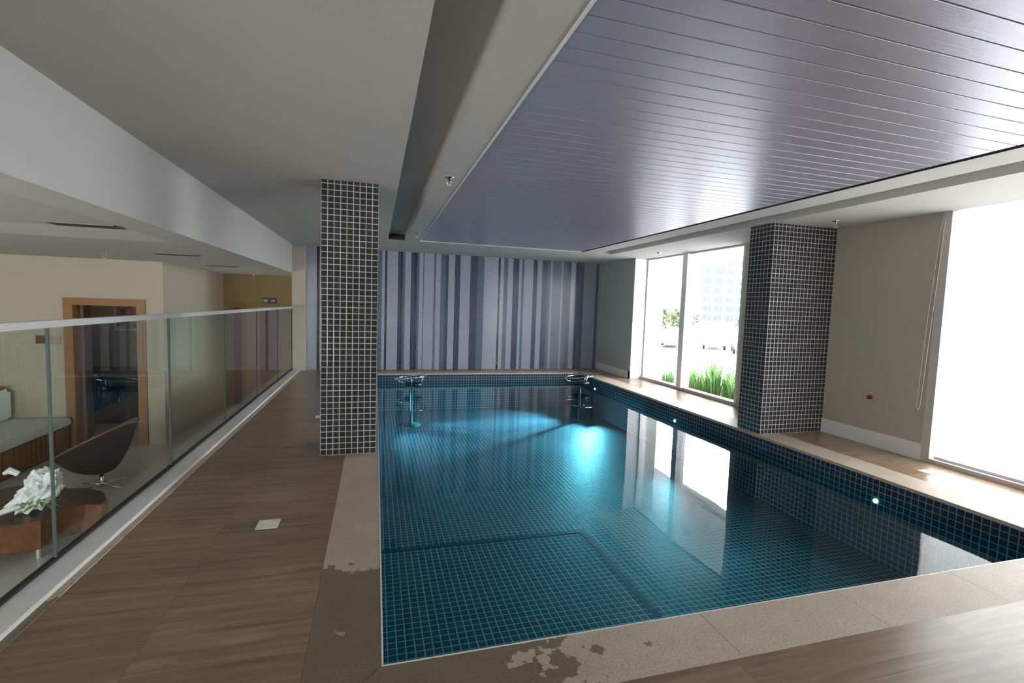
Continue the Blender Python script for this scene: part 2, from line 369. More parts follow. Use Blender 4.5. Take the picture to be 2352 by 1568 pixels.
for i, (x, c) in enumerate(ST):
    x1 = ST[i+1][0] if i+1 < len(ST) else 5.30
    bx(bm, x, x1, 10.6, 10.75, 0, CZ+.05, mi[c])
wall_far = obj('wall_far', bm, [M['mz_light'], M['mz_mid'], M['mz_dark'], M['mz_black']]); prop(wall_far, kind='structure')
bm = bmesh.new(); bx(bm, -1.62, -1.371, 10.5, 10.75, -1.0, CZ+.05)
struct('wall_far', bm, M['wall'])
bm = bmesh.new()
bx(bm, RX, RX+.2, 3.50, 6.2, -0.12, CZ+.25)
bx(bm, RX, RX+.2, -3.2, -2.6, -0.12, CZ+.25)
struct('wall_right', bm, M['wall'])
bm = bmesh.new(); bx(bm, RX-.26, RX+.2, 9.05, 10.75, 0, CZ+.25); struct('wall_right', bm, plain('grey_green_paint', (.42, .44, .42), .8))
bm = bmesh.new()     # rear wall; its unseen opening is added to let sky light into the hall
bx(bm, -7.4, -6.9, -3.2, -3.0, -1.1, CZ+.25); bx(bm, -3.0, RX+.2, -3.2, -3.0, -1.1, CZ+.25)
bx(bm, -6.9, -3.0, -3.2, -3.0, -1.1, -0.3); bx(bm, -6.9, -3.0, -3.2, -3.0, 1.3, CZ+.25)
struct('wall_rear', bm, M['wall'])
# retaining wall beneath the guardrail, facing the lower hall
bm = bmesh.new(); bx(bm, -1.64, -1.47, -3.0, 10.5, -1.0, -0.13)
struct('wall_low', bm, M['white'])
bm = bmesh.new(); bx(bm, -1.64, -1.47, -3.0, 10.5, -0.13, 0.028); bmesh.ops.bevel(bm, geom=bm.edges[:], offset=.004, segments=1, affect='EDGES')
struct('trim_1', bm, M['curb'])
bm = bmesh.new(); bx(bm, -1.47, -1.43, -3.0, 10.5, 0.0, 0.006)
struct('trim_2', bm, M['stone'])

# ceiling of the pool hall with two light coves and the opening of the slatted panel
bm = bmesh.new()
xs = [-1.62, .19, .48, .72, 3.82, 4.14, 4.45, RX]; ys = [-3.0, 8.60, 8.72, 10.6]
for i in range(len(xs)-1):
    for j in range(len(ys)-1):
        hole = (i in (1, 5) and j < 2) or (i == 3 and j == 0)
        if not hole: quad(bm, [(xs[i], ys[j], CZ), (xs[i+1], ys[j], CZ), (xs[i+1], ys[j+1], CZ), (xs[i], ys[j+1], CZ)])
ZT = 2.70
for a, b, e in ((.19, .48, 8.72), (4.14, 4.45, 8.72)):
    zt = ZT if e > 8.65 else 2.60
    quad(bm, [(a, -3, CZ), (a, e, CZ), (a, e, zt), (a, -3, zt)]); quad(bm, [(b, -3, CZ), (b, -3, zt), (b, e, zt), (b, e, CZ)])
    quad(bm, [(a, e, CZ), (b, e, CZ), (b, e, zt), (a, e, zt)])
    if e > 8.65: quad(bm, [(a, -3, zt), (a, e, zt), (b, e, zt), (b, -3, zt)])
bx(bm, -1.62, RX+.2, -3.2, 10.75, 2.76, 2.86)
struct('ceiling', bm, M['gypsum'])
bm = bmesh.new(); bx(bm, .72, 3.82, -3.0, 8.60, 2.60, 2.64); bx(bm, 3.82, 3.84, -3.0, 8.62, CZ+.002, 2.6); bx(bm, .70, .72, -3.0, 8.62, CZ+.002, 2.6); bx(bm, .72, 3.82, 8.60, 8.62, CZ+.002, 2.6)
struct('ceiling', bm, M['dark'])  # back and sides of the recess coloured dark for the gap's shade
# slatted panel
t = thing('slatted_ceiling_panel', 'large glossy lavender grey slatted ceiling panel above the pool', 'ceiling panel', (2.25, 2.8, 2.53))
bm = bmesh.new(); y = 8.585
while y > -2.9:
    v = bx(bm, .732, 3.775, y-.1095, y, 2.535, 2.56)
    y -= .1163
bmesh.ops.bevel(bm, geom=[e for e in bm.edges if abs(e.verts[0].co.z-2.535) < 1e-5 and abs(e.verts[1].co.z-2.535) < 1e-5 and abs(e.verts[0].co.y-e.verts[1].co.y) < 1e-5], offset=.0015, segments=1, affect='EDGES')
obj('slats', bm, M['pvc'], t)
bm = bmesh.new(); bx(bm, .716, .73, -2.9, 8.61, 2.524, 2.545); bx(bm, .73, 3.78, 8.588, 8.602, 2.524, 2.545)
obj('edge_trim', bm, M['gloss_white'], t)

# bulkhead between pool hall and lower hall, hall ceiling
bm = bmesh.new()
bx(bm, -1.93, -1.62, -3.0, 10.75, 1.97, 2.86)
struct('ceiling', bm, M['white'])
bm = bmesh.new()
bx(bm, -7.2, -1.93, 5.64, 12.4, 1.97, 2.15); bx(bm, -7.2, -1.93, -3.0, 5.24, 2.03, 2.15); quad(bm, [(-7.2, 5.24, 2.03), (-1.93, 5.24, 2.03), (-1.93, 5.64, 1.97), (-7.2, 5.64, 1.97)]); bx(bm, -1.93, -1.4, 10.75, 12.4, 1.97, 2.15)
struct('ceiling', bm, M['white'])

# lower hall walls, with the doorway
DY = 9.0
bm = bmesh.new()
bx(bm, -7.2, -4.60, DY, DY+.14, -1, 1.97); bx(bm, -3.56, -3.30, DY, DY+.14, -1, 1.97); bx(bm, -4.60, -3.56, DY, DY+.14, 1.33, 1.97)
bx(bm, -3.44, -3.30, DY+.14, 12.4, -1, 1.97)
struct('wall_hall', bm, M['wall_hall'])
bm = bmesh.new(); bx(bm, -3.30, -1.4, 12.2, 12.4, -1, 1.97); bx(bm, -1.5, -1.371, 10.75, 12.2, -1, 1.97)
struct('wall_hall_end', bm, M['ochre'])
bm = bmesh.new(); bx(bm, -7.35, -7.2, -3.2, DY, -1, 2.1)
struct('wall_left', bm, M['wall_hall'])
bm = bmesh.new(); bx(bm, -5.6, -3.44, 11.2, 11.3, -1, 1.97); bx(bm, -5.7, -5.6, DY+.14, 11.3, -1, 1.97)
struct('wall_room_beyond', bm, M['wall_hall'])
# door_1: frame and open leaf
d = thing('door_1', None, None, (-4.08, DY, -1.0)); d['kind'] = 'structure'
bm = bmesh.new()
bx(bm, -4.62, -4.50, DY-.03, DY+.17, -1, 1.355); bx(bm, -3.66, -3.54, DY-.03, DY+.17, -1, 1.355); bx(bm, -4.50, -3.66, DY-.03, DY+.17, 1.245, 1.355)
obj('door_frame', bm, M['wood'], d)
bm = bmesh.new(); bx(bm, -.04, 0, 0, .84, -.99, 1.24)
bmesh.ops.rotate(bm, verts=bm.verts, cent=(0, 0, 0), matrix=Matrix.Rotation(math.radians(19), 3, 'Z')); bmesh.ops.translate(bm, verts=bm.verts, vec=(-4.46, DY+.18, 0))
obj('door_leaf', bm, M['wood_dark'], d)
bm = bmesh.new(); tube(bm, [(-4.705, DY+.92, .02), (-4.66, DY+.93, .02), (-4.62, DY+.82, .02)], .01)
obj('door_handle', bm, M['grey_metal'], d)
# baseboards
bm = bmesh.new(); bx(bm, RX-.018, RX, 3.52, 4.68, 0, .17); struct('baseboard_right', bm, M['gloss_white'])
bm = bmesh.new(); bx(bm, RX-.29, RX-.262, 9.02, 10.6, 0, .16); bx(bm, RX-.29, RX+.02, 9.02, 9.05, 0, .16); struct('baseboard_far_right', bm, M['gloss_white'])
bm = bmesh.new(); bx(bm, RX-.26, RX+.2, 9.02, 9.05, .16, CZ); struct('trim_3', bm, M['gloss_white'])

# ------------------------------------------------------------------ window_1 : two panes
w = thing('window_1', None, None, (RX+.06, 7.62, 0)); w['kind'] = 'structure'
X0, X1 = RX+.02, RX+.10
bm = bmesh.new()
bx(bm, X0, X1, 6.2, 6.27, 0, CZ); bx(bm, X0, X1, 8.98, 9.05, 0, CZ); bx(bm, X0-.03, X1+.03, 6.2, 9.05, 0, .055); bx(bm, X0, X1, 6.27, 8.98, CZ-.03, CZ+.02)
bx(bm, X0, X1, 6.2, 9.05, CZ+.02, CZ+.25)
obj('window_frame', bm, M['alu_frame'], w)
bm = bmesh.new(); bx(bm, RX-.06, X1+.02, 7.55, 7.69, .055, CZ-.03); obj('mullion', bm, M['mull'], w)
for a, b in ((6.27, 7.55), (7.69, 8.98)):
    bm = bmesh.new(); quad(bm, [(RX+.06, a, .055), (RX+.06, b, .055), (RX+.06, b, CZ-.03), (RX+.06, a, CZ-.03)]); obj('pane', bm, M['pane'], w)
# window_2 behind the roller blind
w2 = thing('window_2', None, None, (RX+.1, .4, 0)); w2['kind'] = 'structure'
bm = bmesh.new()
bx(bm, RX-.02, RX+.14, 3.44, 3.52, 0, CZ+.2); bx(bm, RX-.0, RX+.14, -2.6, -2.52, 0, CZ+.2); bx(bm, RX-.03, RX+.14, -2.6, 3.44, 0, .045); bx(bm, RX+.06, RX+.14, -2.52, 3.44, CZ, CZ+.2)
obj('window_frame', bm, M['alu_frame'], w2)
bm = bmesh.new(); quad(bm, [(RX+.11, -2.52, .045), (RX+.11, 3.44, .045), (RX+.11, 3.44, CZ), (RX+.11, -2.52, CZ)]); obj('pane', bm, M['pane'], w2)
b = thing('roller_blind', 'glowing white roller blind drawn down over the near right window', 'blind', (RX+.03, .5, 0))
bm = bmesh.new(); quad(bm, [(RX+.03, -2.5, .06), (RX+.03, 3.425, .06), (RX+.03, 3.425, CZ+.1), (RX+.03, -2.5, CZ+.1)]); obj('fabric', bm, M['blind'], b)
bm = bmesh.new(); bx(bm, RX+.02, RX+.045, -2.5, 3.42, .045, .07); obj('bottom_bar', bm, M['grey_metal'], b)
bm = bmesh.new(); bx(bm, RX+.0, RX+.06, -2.5, 3.43, CZ+.1, CZ+.18); obj('roller_tube', bm, M['gloss_white'], b)
bm = bmesh.new(); tube(bm, [(5.40, 3.47, 2.45), (5.40, 3.51, 1.4), (5.40, 3.54, .56), (5.40, 3.555, .52), (5.40, 3.575, .55), (5.40, 3.55, 1.4), (5.40, 3.50, 2.45)], .0026, 6); obj('bead_chain', bm, plain('beige_bead_chain', (.5, .47, .42), .5), b)

# ------------------------------------------------------------------ pillars
for x0, x1, y0, y1, lab in ((-.484, .015, 4.70, 5.2, 'dark mosaic tiled pillar on the wooden deck at the left pool edge'), (4.50, RX, 4.68, 5.05, 'dark mosaic tiled pillar against the right wall beside the tall window')):
    bm = bmesh.new(); bx(bm, x0, x1, y0, y1, 0, CZ)
    o = obj('tiled_pillar', bm, M['tile_col'])
    prop(o, lab, 'pillar')
M['groutl'] = plain('light_grout', (0.60, 0.56, 0.5), 0.7)

# ------------------------------------------------------------------ pool
WZ = -0.17
pool = thing('swimming_pool', 'long rectangular indoor pool lined with dark blue mosaic', 'pool', (2.24, 5.9, -.8))
bm = bmesh.new()
ix0, ix1, iy0, iy1 = .02, 4.47, 1.855, 10.0; zf = -.78
bx(bm, ix0-.3, ix0, iy0-.3, iy1+.3, zf-.1, -.031); bx(bm, ix1, ix1+.34, iy0-.3, iy1+.3, zf-.1, -.031)
bx(bm, ix0, ix1, iy0-.3, iy0, zf-.1, -.031); bx(bm, ix0, ix1, iy1, iy1+.3, zf-.1, -.031); bx(bm, ix0, ix1, iy0, iy1, zf-.1, zf)
basin = reg(obj('basin', bm, M['tile_pool'], pool), pool)
bm = bmesh.new(); bx(bm, ix0, 1.92, iy0, 4.10, zf, -.70); obj('shallow_platform', bm, M['tile_pool'], pool)
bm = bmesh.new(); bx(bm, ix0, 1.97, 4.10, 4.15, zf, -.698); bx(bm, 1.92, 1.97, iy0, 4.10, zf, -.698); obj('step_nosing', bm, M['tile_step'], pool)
# coping slabs with mitred corners; each run its own part
def coping(name, pts, joints):
    bm = bmesh.new(); n = len(pts)
    lo = [bm.verts.new((*p, -.03)) for p in pts]; hi = [bm.verts.new((*p, 0)) for p in pts]
    bm.faces.new(hi); bm.faces.new(lo[::-1])
    for i in range(n): bm.faces.new((lo[i], lo[(i+1) % n], hi[(i+1) % n], hi[i]))
    return obj(name, bm, M['stone'], pool)
cx0, cx1, cy0, cy1 = .04, 4.45, 1.875, 9.98
g_ = .0012
coping('coping', [(-.26+g_, 1.575+g_), (cx0, cy0+g_), (cx0, cy1-g_), (-.26+g_, 10.28)], None)
coping('coping', [(cx1, cy0+g_), (4.79, 1.575+g_), (4.79, 10.28), (cx1, cy1-g_)], None)
xj = [None, -.6, .28+.4, 1.522, 2.36, 3.205, 4.05]
xs_ = [-.26, 1.522, 2.362, 3.205, 4.05, 4.79]
for i in range(5):
    a, b = xs_[i]+g_, xs_[i+1]-g_
    ia = cx0+g_ if i == 0 else a; ib = cx1-g_ if i == 4 else b
    coping('coping', [(a, 1.575), (b, 1.575), (ib, cy0), (ia, cy0)], None)
coping('coping', [(cx0, cy1), (cx1, cy1), (4.79, 10.28), (-.26, 10.28)], None)
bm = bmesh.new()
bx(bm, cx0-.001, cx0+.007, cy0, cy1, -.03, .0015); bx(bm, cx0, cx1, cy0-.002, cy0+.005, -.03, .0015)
obj('coping_highlight', bm, M['edge_highlight'], pool)  # pale strip paints the highlight on the left and near coping edges
# LED lights in the pool walls
def led(x, y, nx):
    bm = bmesh.new(); n = 20
    ring = [bm.verts.new((x+nx*.012, y+.022*math.cos(2*PI*i/n), -.232+.022*math.sin(2*PI*i/n))) for i in range(n)]
    ring2 = [bm.verts.new((x, v.co.y, v.co.z)) for v in ring]
    bm.faces.new(ring)
    for i in range(n): bm.faces.new((ring[i], ring[(i+1) % n], ring2[(i+1) % n], ring2[i]))
    o = obj('pool_light', bm, M['led'], pool); o['label'] = 'glowing white underwater light'
for yy in (3.22, 6.33, 9.15): led(4.47, yy, -1)
def beam(x, y, dx, dy, e, cone=42):      # light thrown from the side walls across the pool, slightly down
    L = bpy.data.lights.new('pool_light_beam', 'SPOT'); L.energy = e; L.color = (.32, .80, 1.0); L.shadow_soft_size = .04; L.spot_size = math.radians(cone); L.spot_blend = 1
    lo = bpy.data.objects.new('pool_light_beam', L); COL.objects.link(lo); lo.location = Vector((x, y, -.25))+Vector((dx, dy, 0)).normalized()*.04
    lo.rotation_euler = Vector((-dx, -dy, .17*Vector((dx, dy)).length)).to_track_quat('Z', 'Y').to_euler()
beam(4.45, 9.15, -1, .1, 700); beam(4.45, 9.15, -1, -.35, 1700); beam(4.45, 9.15, -1, -.12, 700); beam(4.45, 9.15, -.85, -.85, 900); beam(4.45, 9.15, -.35, -1, 300)
beam(.04, 9.15, 1, -.4, 400); beam(.04, 9.15, .5, -1, 400)  # added fill beams; no lamp is fitted in the left wall
beam(4.45, 6.33, -1, .5, 320); beam(4.45, 6.33, -.8, -.8, 90); beam(4.45, 3.22, -1, .2, 70); beam(4.45, 3.22, -1, -.4, 50)
bm = bmesh.new()
quad(bm, [(ix0, iy0, WZ), (ix1, iy0, WZ), (ix1, iy1, WZ), (ix0, iy1, WZ)])
water = obj('pool_water', bm, M['water']); prop(water, 'still clear blue water filling the mosaic pool', 'water')

# swim-up stools: chrome ring around a black seat on a chrome stem
def stool(x, y, lab):
    t = thing('pool_stool', lab, 'stool', (x, y, zf), 'pair of stools standing in the pool')
    bm = bmesh.new(); tube(bm, [(x+.28*math.cos(2*PI*i/28), y+.28*math.sin(2*PI*i/28), .10+.035*math.cos(2*PI*i/28+.6)) for i in range(28)], .013, 8, closed=True)
    obj('arm_ring', bm, M['chrome'], t, True)
    bm = bmesh.new()
    lathe(bm, [(.0, -.02), (.15, -.02), (.17, 0), (.165, .03), (.13, .045), (.0, .045)], (x+.06, y+.04, -.04), 24, cap=False); obj('seat', bm, M['black_seat'], t, True)
    bm = bmesh.new(); lathe(bm, [(.18, 0), (.17, .012), (.03, .02), (.022, .05), (.022, .72), (.05, .735)], (x+.02, y, zf), 20); obj('stem', bm, M['stem'], t, True)
    bm = bmesh.new()
    for a in (.5, 2.6, 4.7):
        bm = bmesh.new(); tube(bm, [(x+.06+.15*math.cos(a), y+.04+.15*math.sin(a), -.03), (x+.24*math.cos(a), y+.24*math.sin(a), .0), (x+.28*math.cos(a), y+.28*math.sin(a), .10+.035*math.cos(a+.6))], .009, 6); obj('bracket', bm, M['chrome'], t, True)
stool(.63, 8.85, 'chrome ringed black stool in the pool, just right of the left pillar')
stool(3.92, 8.75, 'chrome ringed black stool in the far right corner of the pool')

# ------------------------------------------------------------------ guardrail
gr = thing('glass_guardrail', 'frameless glass guardrail with slim white handrail along the wooden deck', 'guardrail', (-1.6, 4, 0))
GX = -1.62
bm = bmesh.new(); bx(bm, GX-.028, GX+.028, -2.9, 10.49, 1.262, 1.298); bmesh.ops.bevel(bm, geom=bm.edges[:], offset=.006, segments=2, affect='EDGES'); obj('handrail', bm, M['rail'], gr)
bm = bmesh.new(); bx(bm, GX-.016, GX+.014, -2.9, 10.49, 0.0281, .042); obj('base_gasket', bm, M['black'], gr)
js = [-2.9, -1.47, .03, 1.52, 3.02, 4.52, 6.02, 7.52, 9.02, 10.49]
for a, b in zip(js, js[1:]):
    bm = bmesh.new(); quad(bm, [(GX, a+.004, .04), (GX, b-.004, .04), (GX, b-.004, 1.264), (GX, a+.004, 1.264)]); g1 = reg(obj('glass_panel', bm, M['guard_glass'], gr), gr)
    bm = bmesh.new(); bx(bm, GX-.007, GX+.007, b-.013, b-.004, .04, 1.262); obj('panel_edge', bm, M['glass_edge'], g1)

# ------------------------------------------------------------------ small fittings
def sprinkler(x, y, z, lab):
    t = thing('fire_sprinkler', lab, 'sprinkler', (x, y, z), 'chrome fire sprinklers on the ceilings')
    bm = bmesh.new(); lathe(bm, [(.042, 0), (.040, -.006), (.014, -.014), (.014, -.035)], (x, y, z), 16); obj('escutcheon', bm, M['chrome'], t, True)
    bm = bmesh.new()
    tube(bm, [(x-.012, y, z-.03), (x-.022, y, z-.05), (x, y, z-.075)], .004, 6); tube(bm, [(x+.012, y, z-.03), (x+.022, y, z-.05), (x, y, z-.075)], .004, 6)
    lathe(bm, [(.026, 0), (.026, -.004)], (x, y, z-.075), 12); obj('deflector', bm, M['grey_metal'], t)
sprinkler(.59, 4.18, CZ, 'chrome fire sprinkler on the white beam left of the slatted ceiling, the near one')
sprinkler(.60, 7.6, CZ, 'chrome fire sprinkler on the white beam left of the slatted ceiling, the far one')
sprinkler(4.98, 4.30, CZ, 'chrome fire sprinkler on the ceiling in front of the right tiled pillar')
sprinkler(5.03, 7.9, CZ, 'chrome fire sprinkler on the ceiling above the tall window')
sprinkler(-3.42, 7.55, 1.97, 'fire sprinkler on the lower hall ceiling above the doorway')
sprinkler(-2.62, 11.9, 1.97, 'fire sprinkler on the lower hall ceiling near the ochre end wall')

t = thing('air_grille', 'small dark air grille closing the far end of the left ceiling cove', 'grille', (.335, 8.7, 2.57))
box('frame', (.20, .47, 8.704, 8.72, 2.538, 2.64), M['grille'], t)
bm = bmesh.new()
for k in range(4): bx(bm, .21, .46, 8.694, 8.706, 2.55+k*.022, 2.557+k*.022)
obj('slats', bm, M['dark'], t)
def diffuser(x, y, z, lab, sx=.5, sy=.2, rot=0):
    t = thing('air_diffuser', lab, 'air diffuser', (x, y, z), 'slot air diffusers in the lower hall ceiling')
    box('frame', (x-sx/2, x+sx/2, y-sy/2, y+sy/2, z-.012, z-.0005), M['slot_frame'], t)
    bm = bmesh.new()
    for k in range(3): bx(bm, x-sx/2+.02, x+sx/2-.02, y-sy/2+.02+k*.058, y-sy/2+.055+k*.058, z-.014, z-.011)
    obj('slots', bm, M['dark'], t)
diffuser(-2.42, 5.05, 2.03, 'large slot air diffuser in the lower hall ceiling, nearest the camera')
diffuser(-2.45, 7.1, 1.97, 'slot air diffuser in the lower hall ceiling between two others')
diffuser(-2.52, 9.2, 1.97, 'slot air diffuser in the lower hall ceiling, farthest from the camera')

def floor_plate(x, y, lab, s=.065, rot=0.):
    t = thing('floor_plate', lab, 'cover plate', (x, y, 0), 'square ivory cover plates in the floor')
    box('cover', (x-s, x+s, y-s, y+s, 0.0002, .004), M['plate'], t, .0015)
    for q in (-1, 1):
        bm = bmesh.new(); lathe(bm, [(.006, 0), (.006, .0012)], (x+q*.03, y+q*.045, .004), 8); obj('screw', bm, M['grey_metal'], t)
floor_plate(-.649, 3.29, 'square ivory cover plate in the left deck, in front of the left pillar')
floor_plate(-.64, 6.3, 'square ivory cover plate in the left deck, behind the left pillar')
floor_plate(5.10, 3.22, 'square ivory cover plate in the floor beside the white roller blind')

t = thing('alarm_button', 'small red push button on a round base on the cream wall', 'alarm button', (RX, 4.10, .55))
box('base', (RX-.012, RX-.0005, 4.058, 4.122, .518, .582), plain('beige_button_base', (.42, .38, .33), .5), t, .003)
bm = bmesh.new(); n = 16
r1 = [bm.verts.new((RX-.012, 4.09+.024*math.cos(2*PI*i/n), .55+.024*math.sin(2*PI*i/n))) for i in range(n)]
r2 = [bm.verts.new((RX-.045, 4.09+.022*math.cos(2*PI*i/n), .55+.022*math.sin(2*PI*i/n))) for i in range(n)]
bm.faces.new(r2)
for i in range(n): bm.faces.new((r1[i], r1[(i+1) % n], r2[(i+1) % n], r2[i]))
obj('push_knob', bm, M['red'], t)

# ------------------------------------------------------------------ lower hall furniture
# swivel tub armchair
cx, cyy, cz = -3.30, 7.08, -1.0
t = thing('swivel_armchair', 'dark brown leather swivel tub armchair with chrome star base in the lower hall', 'armchair', (cx, cyy, cz))
def shell(off, mi=0):
    bm = bmesh.new(); nr, na = 12, 40; grid = []
    for i in range(nr+1):
        r = i/nr; row = []
        for j in range(na):
            a = 2*PI*j/na; ca, sa = math.cos(a), math.sin(a)
            rx = (.41 if ca > 0 else .45)*(1-off); ry = .34*(1-off)
            rimz = .38+.46*(ca+1)/2 + .05*abs(sa)
            rimz -= .0
            zz = .175 + off*1.0
            row.append(bm.verts.new((ca*rx*r**.8 - .02, sa*ry*r**.8, zz+(rimz-zz)*r**2.1)))
        grid.append(row)
    for i in range(nr):
        for j in range(na):
            if i == 0 and False: continue
            bm.faces.new((grid[i][j], grid[i][(j+1) % na], grid[i+1][(j+1) % na], grid[i+1][j]))
    bmesh.ops.remove_doubles(bm, verts=bm.verts, dist=1e-4)
    return bm, [v.co.copy() for v in grid[-1]] if False else None
bm, _ = shell(0.0); sh = obj('shell', bm, M['leather'], t, True, world=False)
bm, _ = shell(0.06); obj('upholstery', bm, M['leather_in'], t, True, world=False)
rimp = []
for j in range(40):
    a = 2*PI*j/40; ca, sa = math.cos(a), math.sin(a); rx = .41 if ca > 0 else .45
    rimp.append((ca*rx*.985-.02, sa*.34*.985, .38+.46*(ca+1)/2+.05*abs(sa)))
bm = bmesh.new(); tube(bm, rimp, .015, 8, closed=True); obj('rim_piping', bm, M['leather_in'], t, True, world=False)
bm = bmesh.new(); lathe(bm, [(.028, .03), (.022, .05), (.022, .2)], (0, 0, 0), 16); obj('stem', bm, M['chrome'], t, True, world=False)
for k in range(4):
    a = PI/4+.35+k*PI/2
    bm = bmesh.new(); tube(bm, [(0, 0, .045), (.15*math.cos(a), .15*math.sin(a), .03), (.30*math.cos(a), .30*math.sin(a), .012)], .016, 8, taper=[1.2, .9, .6]); obj('leg', bm, M['chrome'], t, True, world=False)

# trunk slice coffee table
top = [(-3.08, 5.0), (-2.83, 5.08), (-2.76, 5.26), (-2.66, 5.40), (-2.50, 5.38), (-2.45, 5.42), (-2.54, 5.54), (-2.70, 5.80), (-2.86, 5.90), (-3.05, 5.93), (-3.20, 6.05), (-3.58, 6.10), (-3.85, 5.9), (-3.95, 5.5), (-3.75, 5.1), (-3.4, 4.93)]
t = thing('trunk_coffee_table', 'low coffee table made of a raw reddish brown tree trunk slice', 'coffee table', (-3.2, 5.5, -1.0))
bm = bmesh.new(); rings = []
pts = []
for i in range(len(top)):
    a, b = Vector(top[i]), Vector(top[(i+1) % len(top)])
    for k in range(4): pts.append(a.lerp(b, k/4))
c0 = Vector((-3.2, 5.5))
random.seed(4)
for z, s in ((-.585, .97), (-.60, 1.0), (-.68, .99), (-.76, .96), (-.84, .93), (-.86, .88)):
    ring = []
    for p in pts:
        nn = noise.noise(Vector((p.x*6, p.y*6, z*3)))*.055
        q = c0+(p-c0)*(s+nn)
        ring.append(bm.verts.new((q.x, q.y, z)))
    rings.append(ring)
f = bm.faces.new(rings[0]); f.material_index = 1
bm.faces.new(rings[-1][::-1])
for A, B in zip(rings, rings[1:]):
    for i in range(len(A)): bm.faces.new((A[i], A[(i+1) % len(A)], B[(i+1) % len(B)], B[i]))
obj('slab', bm, [M['stump'], M['stump_top']], t)
for p in ((-2.95, 5.25), (-3.0, 5.75), (-3.6, 5.75), (-3.55, 5.2)):
    bm = bmesh.new(); lathe(bm, [(.02, 0), (.02, .15)], (p[0], p[1], -1.0), 12); obj('foot', bm, M['grey_metal'], t)

# white plastic bag with leaves
bc = Vector((-2.95, 5.30, -.33))
t = thing('plastic_bag', 'crumpled white plastic bag with green leaves showing, on the trunk table', 'bag', (bc.x, bc.y, -.585))
bm = bmesh.new(); bmesh.ops.create_icosphere(bm, subdivisions=4, radius=1.0)
for v in bm.verts:
    n = v.co.normalized()
    d = 1+.35*noise.noise(n*2.1+Vector((3, 1, 5)))+.28*noise.noise(n*5.3)+.12*abs(noise.noise(n*11))
    lean = n.z
    v.co = Vector((n.x*.145*d+.05*max(0, lean), n.y*.12*d, n.z*.19*d))
    if v.co.z < -.20: v.co.z = -.20
    v.co += Vector((-.10*max(0, -v.co.z/.17), 0, 0))
for v in bm.verts: v.co += bc+Vector((0, 0, -.05))
obj('film', bm, M['bag'], t)
bm = bmesh.new()
tube(bm, [bc+Vector((-.14, -.02, .12)), bc+Vector((-.20, -.03, .16)), bc+Vector((-.24, -.03, .13))], .03, 7, taper=[.8, 1, .5])
obj('bag_ear', bm, M['bag'], t); bm = bmesh.new(); tube(bm, [bc+Vector((-.10, -.08, -.15)), bc+Vector((-.22, -.13, -.19)), bc+Vector((-.28, -.16, -.21))], .035, 7, taper=[1, .7, .35])
obj('bag_ear', bm, M['bag'], t)
bm = bmesh.new(); random.seed(8)
for k in range(16):
    a = random.uniform(-2.6, .6); p0 = bc+Vector((.02+.05*math.cos(a), -.05, -.12+random.uniform(-.03, .03)))
    d = Vector((math.cos(a)*.16, math.sin(a)*.14, random.uniform(-.06, .02))); s = Vector((-d.y, d.x, 0)).normalized()*.018
    a1 = p0+d*.5; a2 = p0+d; a2.z = max(a2.z, -.575); a1.z = max(a1.z, -.56)
    vs_ = [bm.verts.new(q) for q in (p0, a1+s, a2, a1-s+Vector((0, 0, .006)))]
    bm.faces.new(vs_)
obj('leaves', bm, M['leafg'], t)

# built-in bench along the left, with pale cushions
t = thing('upholstered_bench', 'long wooden bench with pale cushions behind the glass guardrail', 'bench', (-5.0, 7.6, -1.0))
bm = bmesh.new(); bx(bm, -5.55, -4.57, 6.0, 8.93, -1.0, -.62)
obj('base', bm, M['wood_dark'], t)
bm = bmesh.new(); y = 6.04
while y < 8.85:
    bx(bm, -4.57, -4.55, y, y+.09, -.98, -.63); y += .105
obj('front_slats', bm, M['wood'], t)
box('seat_cushion', (-5.3, -4.53, 6.0, 8.93, -.62, -.50), M['cushion'], t, .025)
box('back_cushion', (-5.52, -5.26, 6.0, 8.93, -.50, -.04), M['cushion'], t, .04)
bm = bmesh.new(); bx(bm, -5.5, -5.3, 8.55, 8.85, -.035, .0); bmesh.ops.bevel(bm, geom=bm.edges[:], offset=.01, segments=2, affect='EDGES')
prop(obj('folded_cloth', bm, M['red_cloth']), 'folded brick red cloth lying on the back cushion of the bench', 'cloth')

# wall signs by the door
t = thing('wall_sign', 'pair of small dark and beige sign plates on the wall left of the doorway', 'sign', (-4.83, DY, .7))
box('dark_plate', (-4.98, -4.86, DY-.012, DY-.0005, .64, .765), M['wood_dark'], t)
box('beige_plate', (-4.84, -4.67, DY-.012, DY-.0005, .63, .76), plain('beige_sign', (.45, .30, .24), .5), t)
# exit sign on the ochre wall
t = thing('exit_sign', 'small black exit sign with a white arrow on the ochre end wall', 'sign', (-2.35, 12.2, 1.39))
box('plate', (-2.49, -2.21, 12.18, 12.1995, 1.325, 1.45), M['black'], t)
zc = 1.388; pg = plain('pale_green_print', (.45, .6, .45), .5)
bm = bmesh.new(); pr = [(-2.33, -.01), (-2.275, -.01), (-2.275, -.035), (-2.235, 0), (-2.275, .035), (-2.275, .01), (-2.33, .01)]
bm.faces.new([bm.verts.new((a, 12.176, zc+b)) for a, b in pr]); obj('arrow', bm, pg, t)
box('figure', (-2.44, -2.40, 12.172, 12.179, zc-.035, zc+.035), pg, t); box('doorway_mark', (-2.475, -2.45, 12.172, 12.179, zc-.035, zc+.035), pg, t)
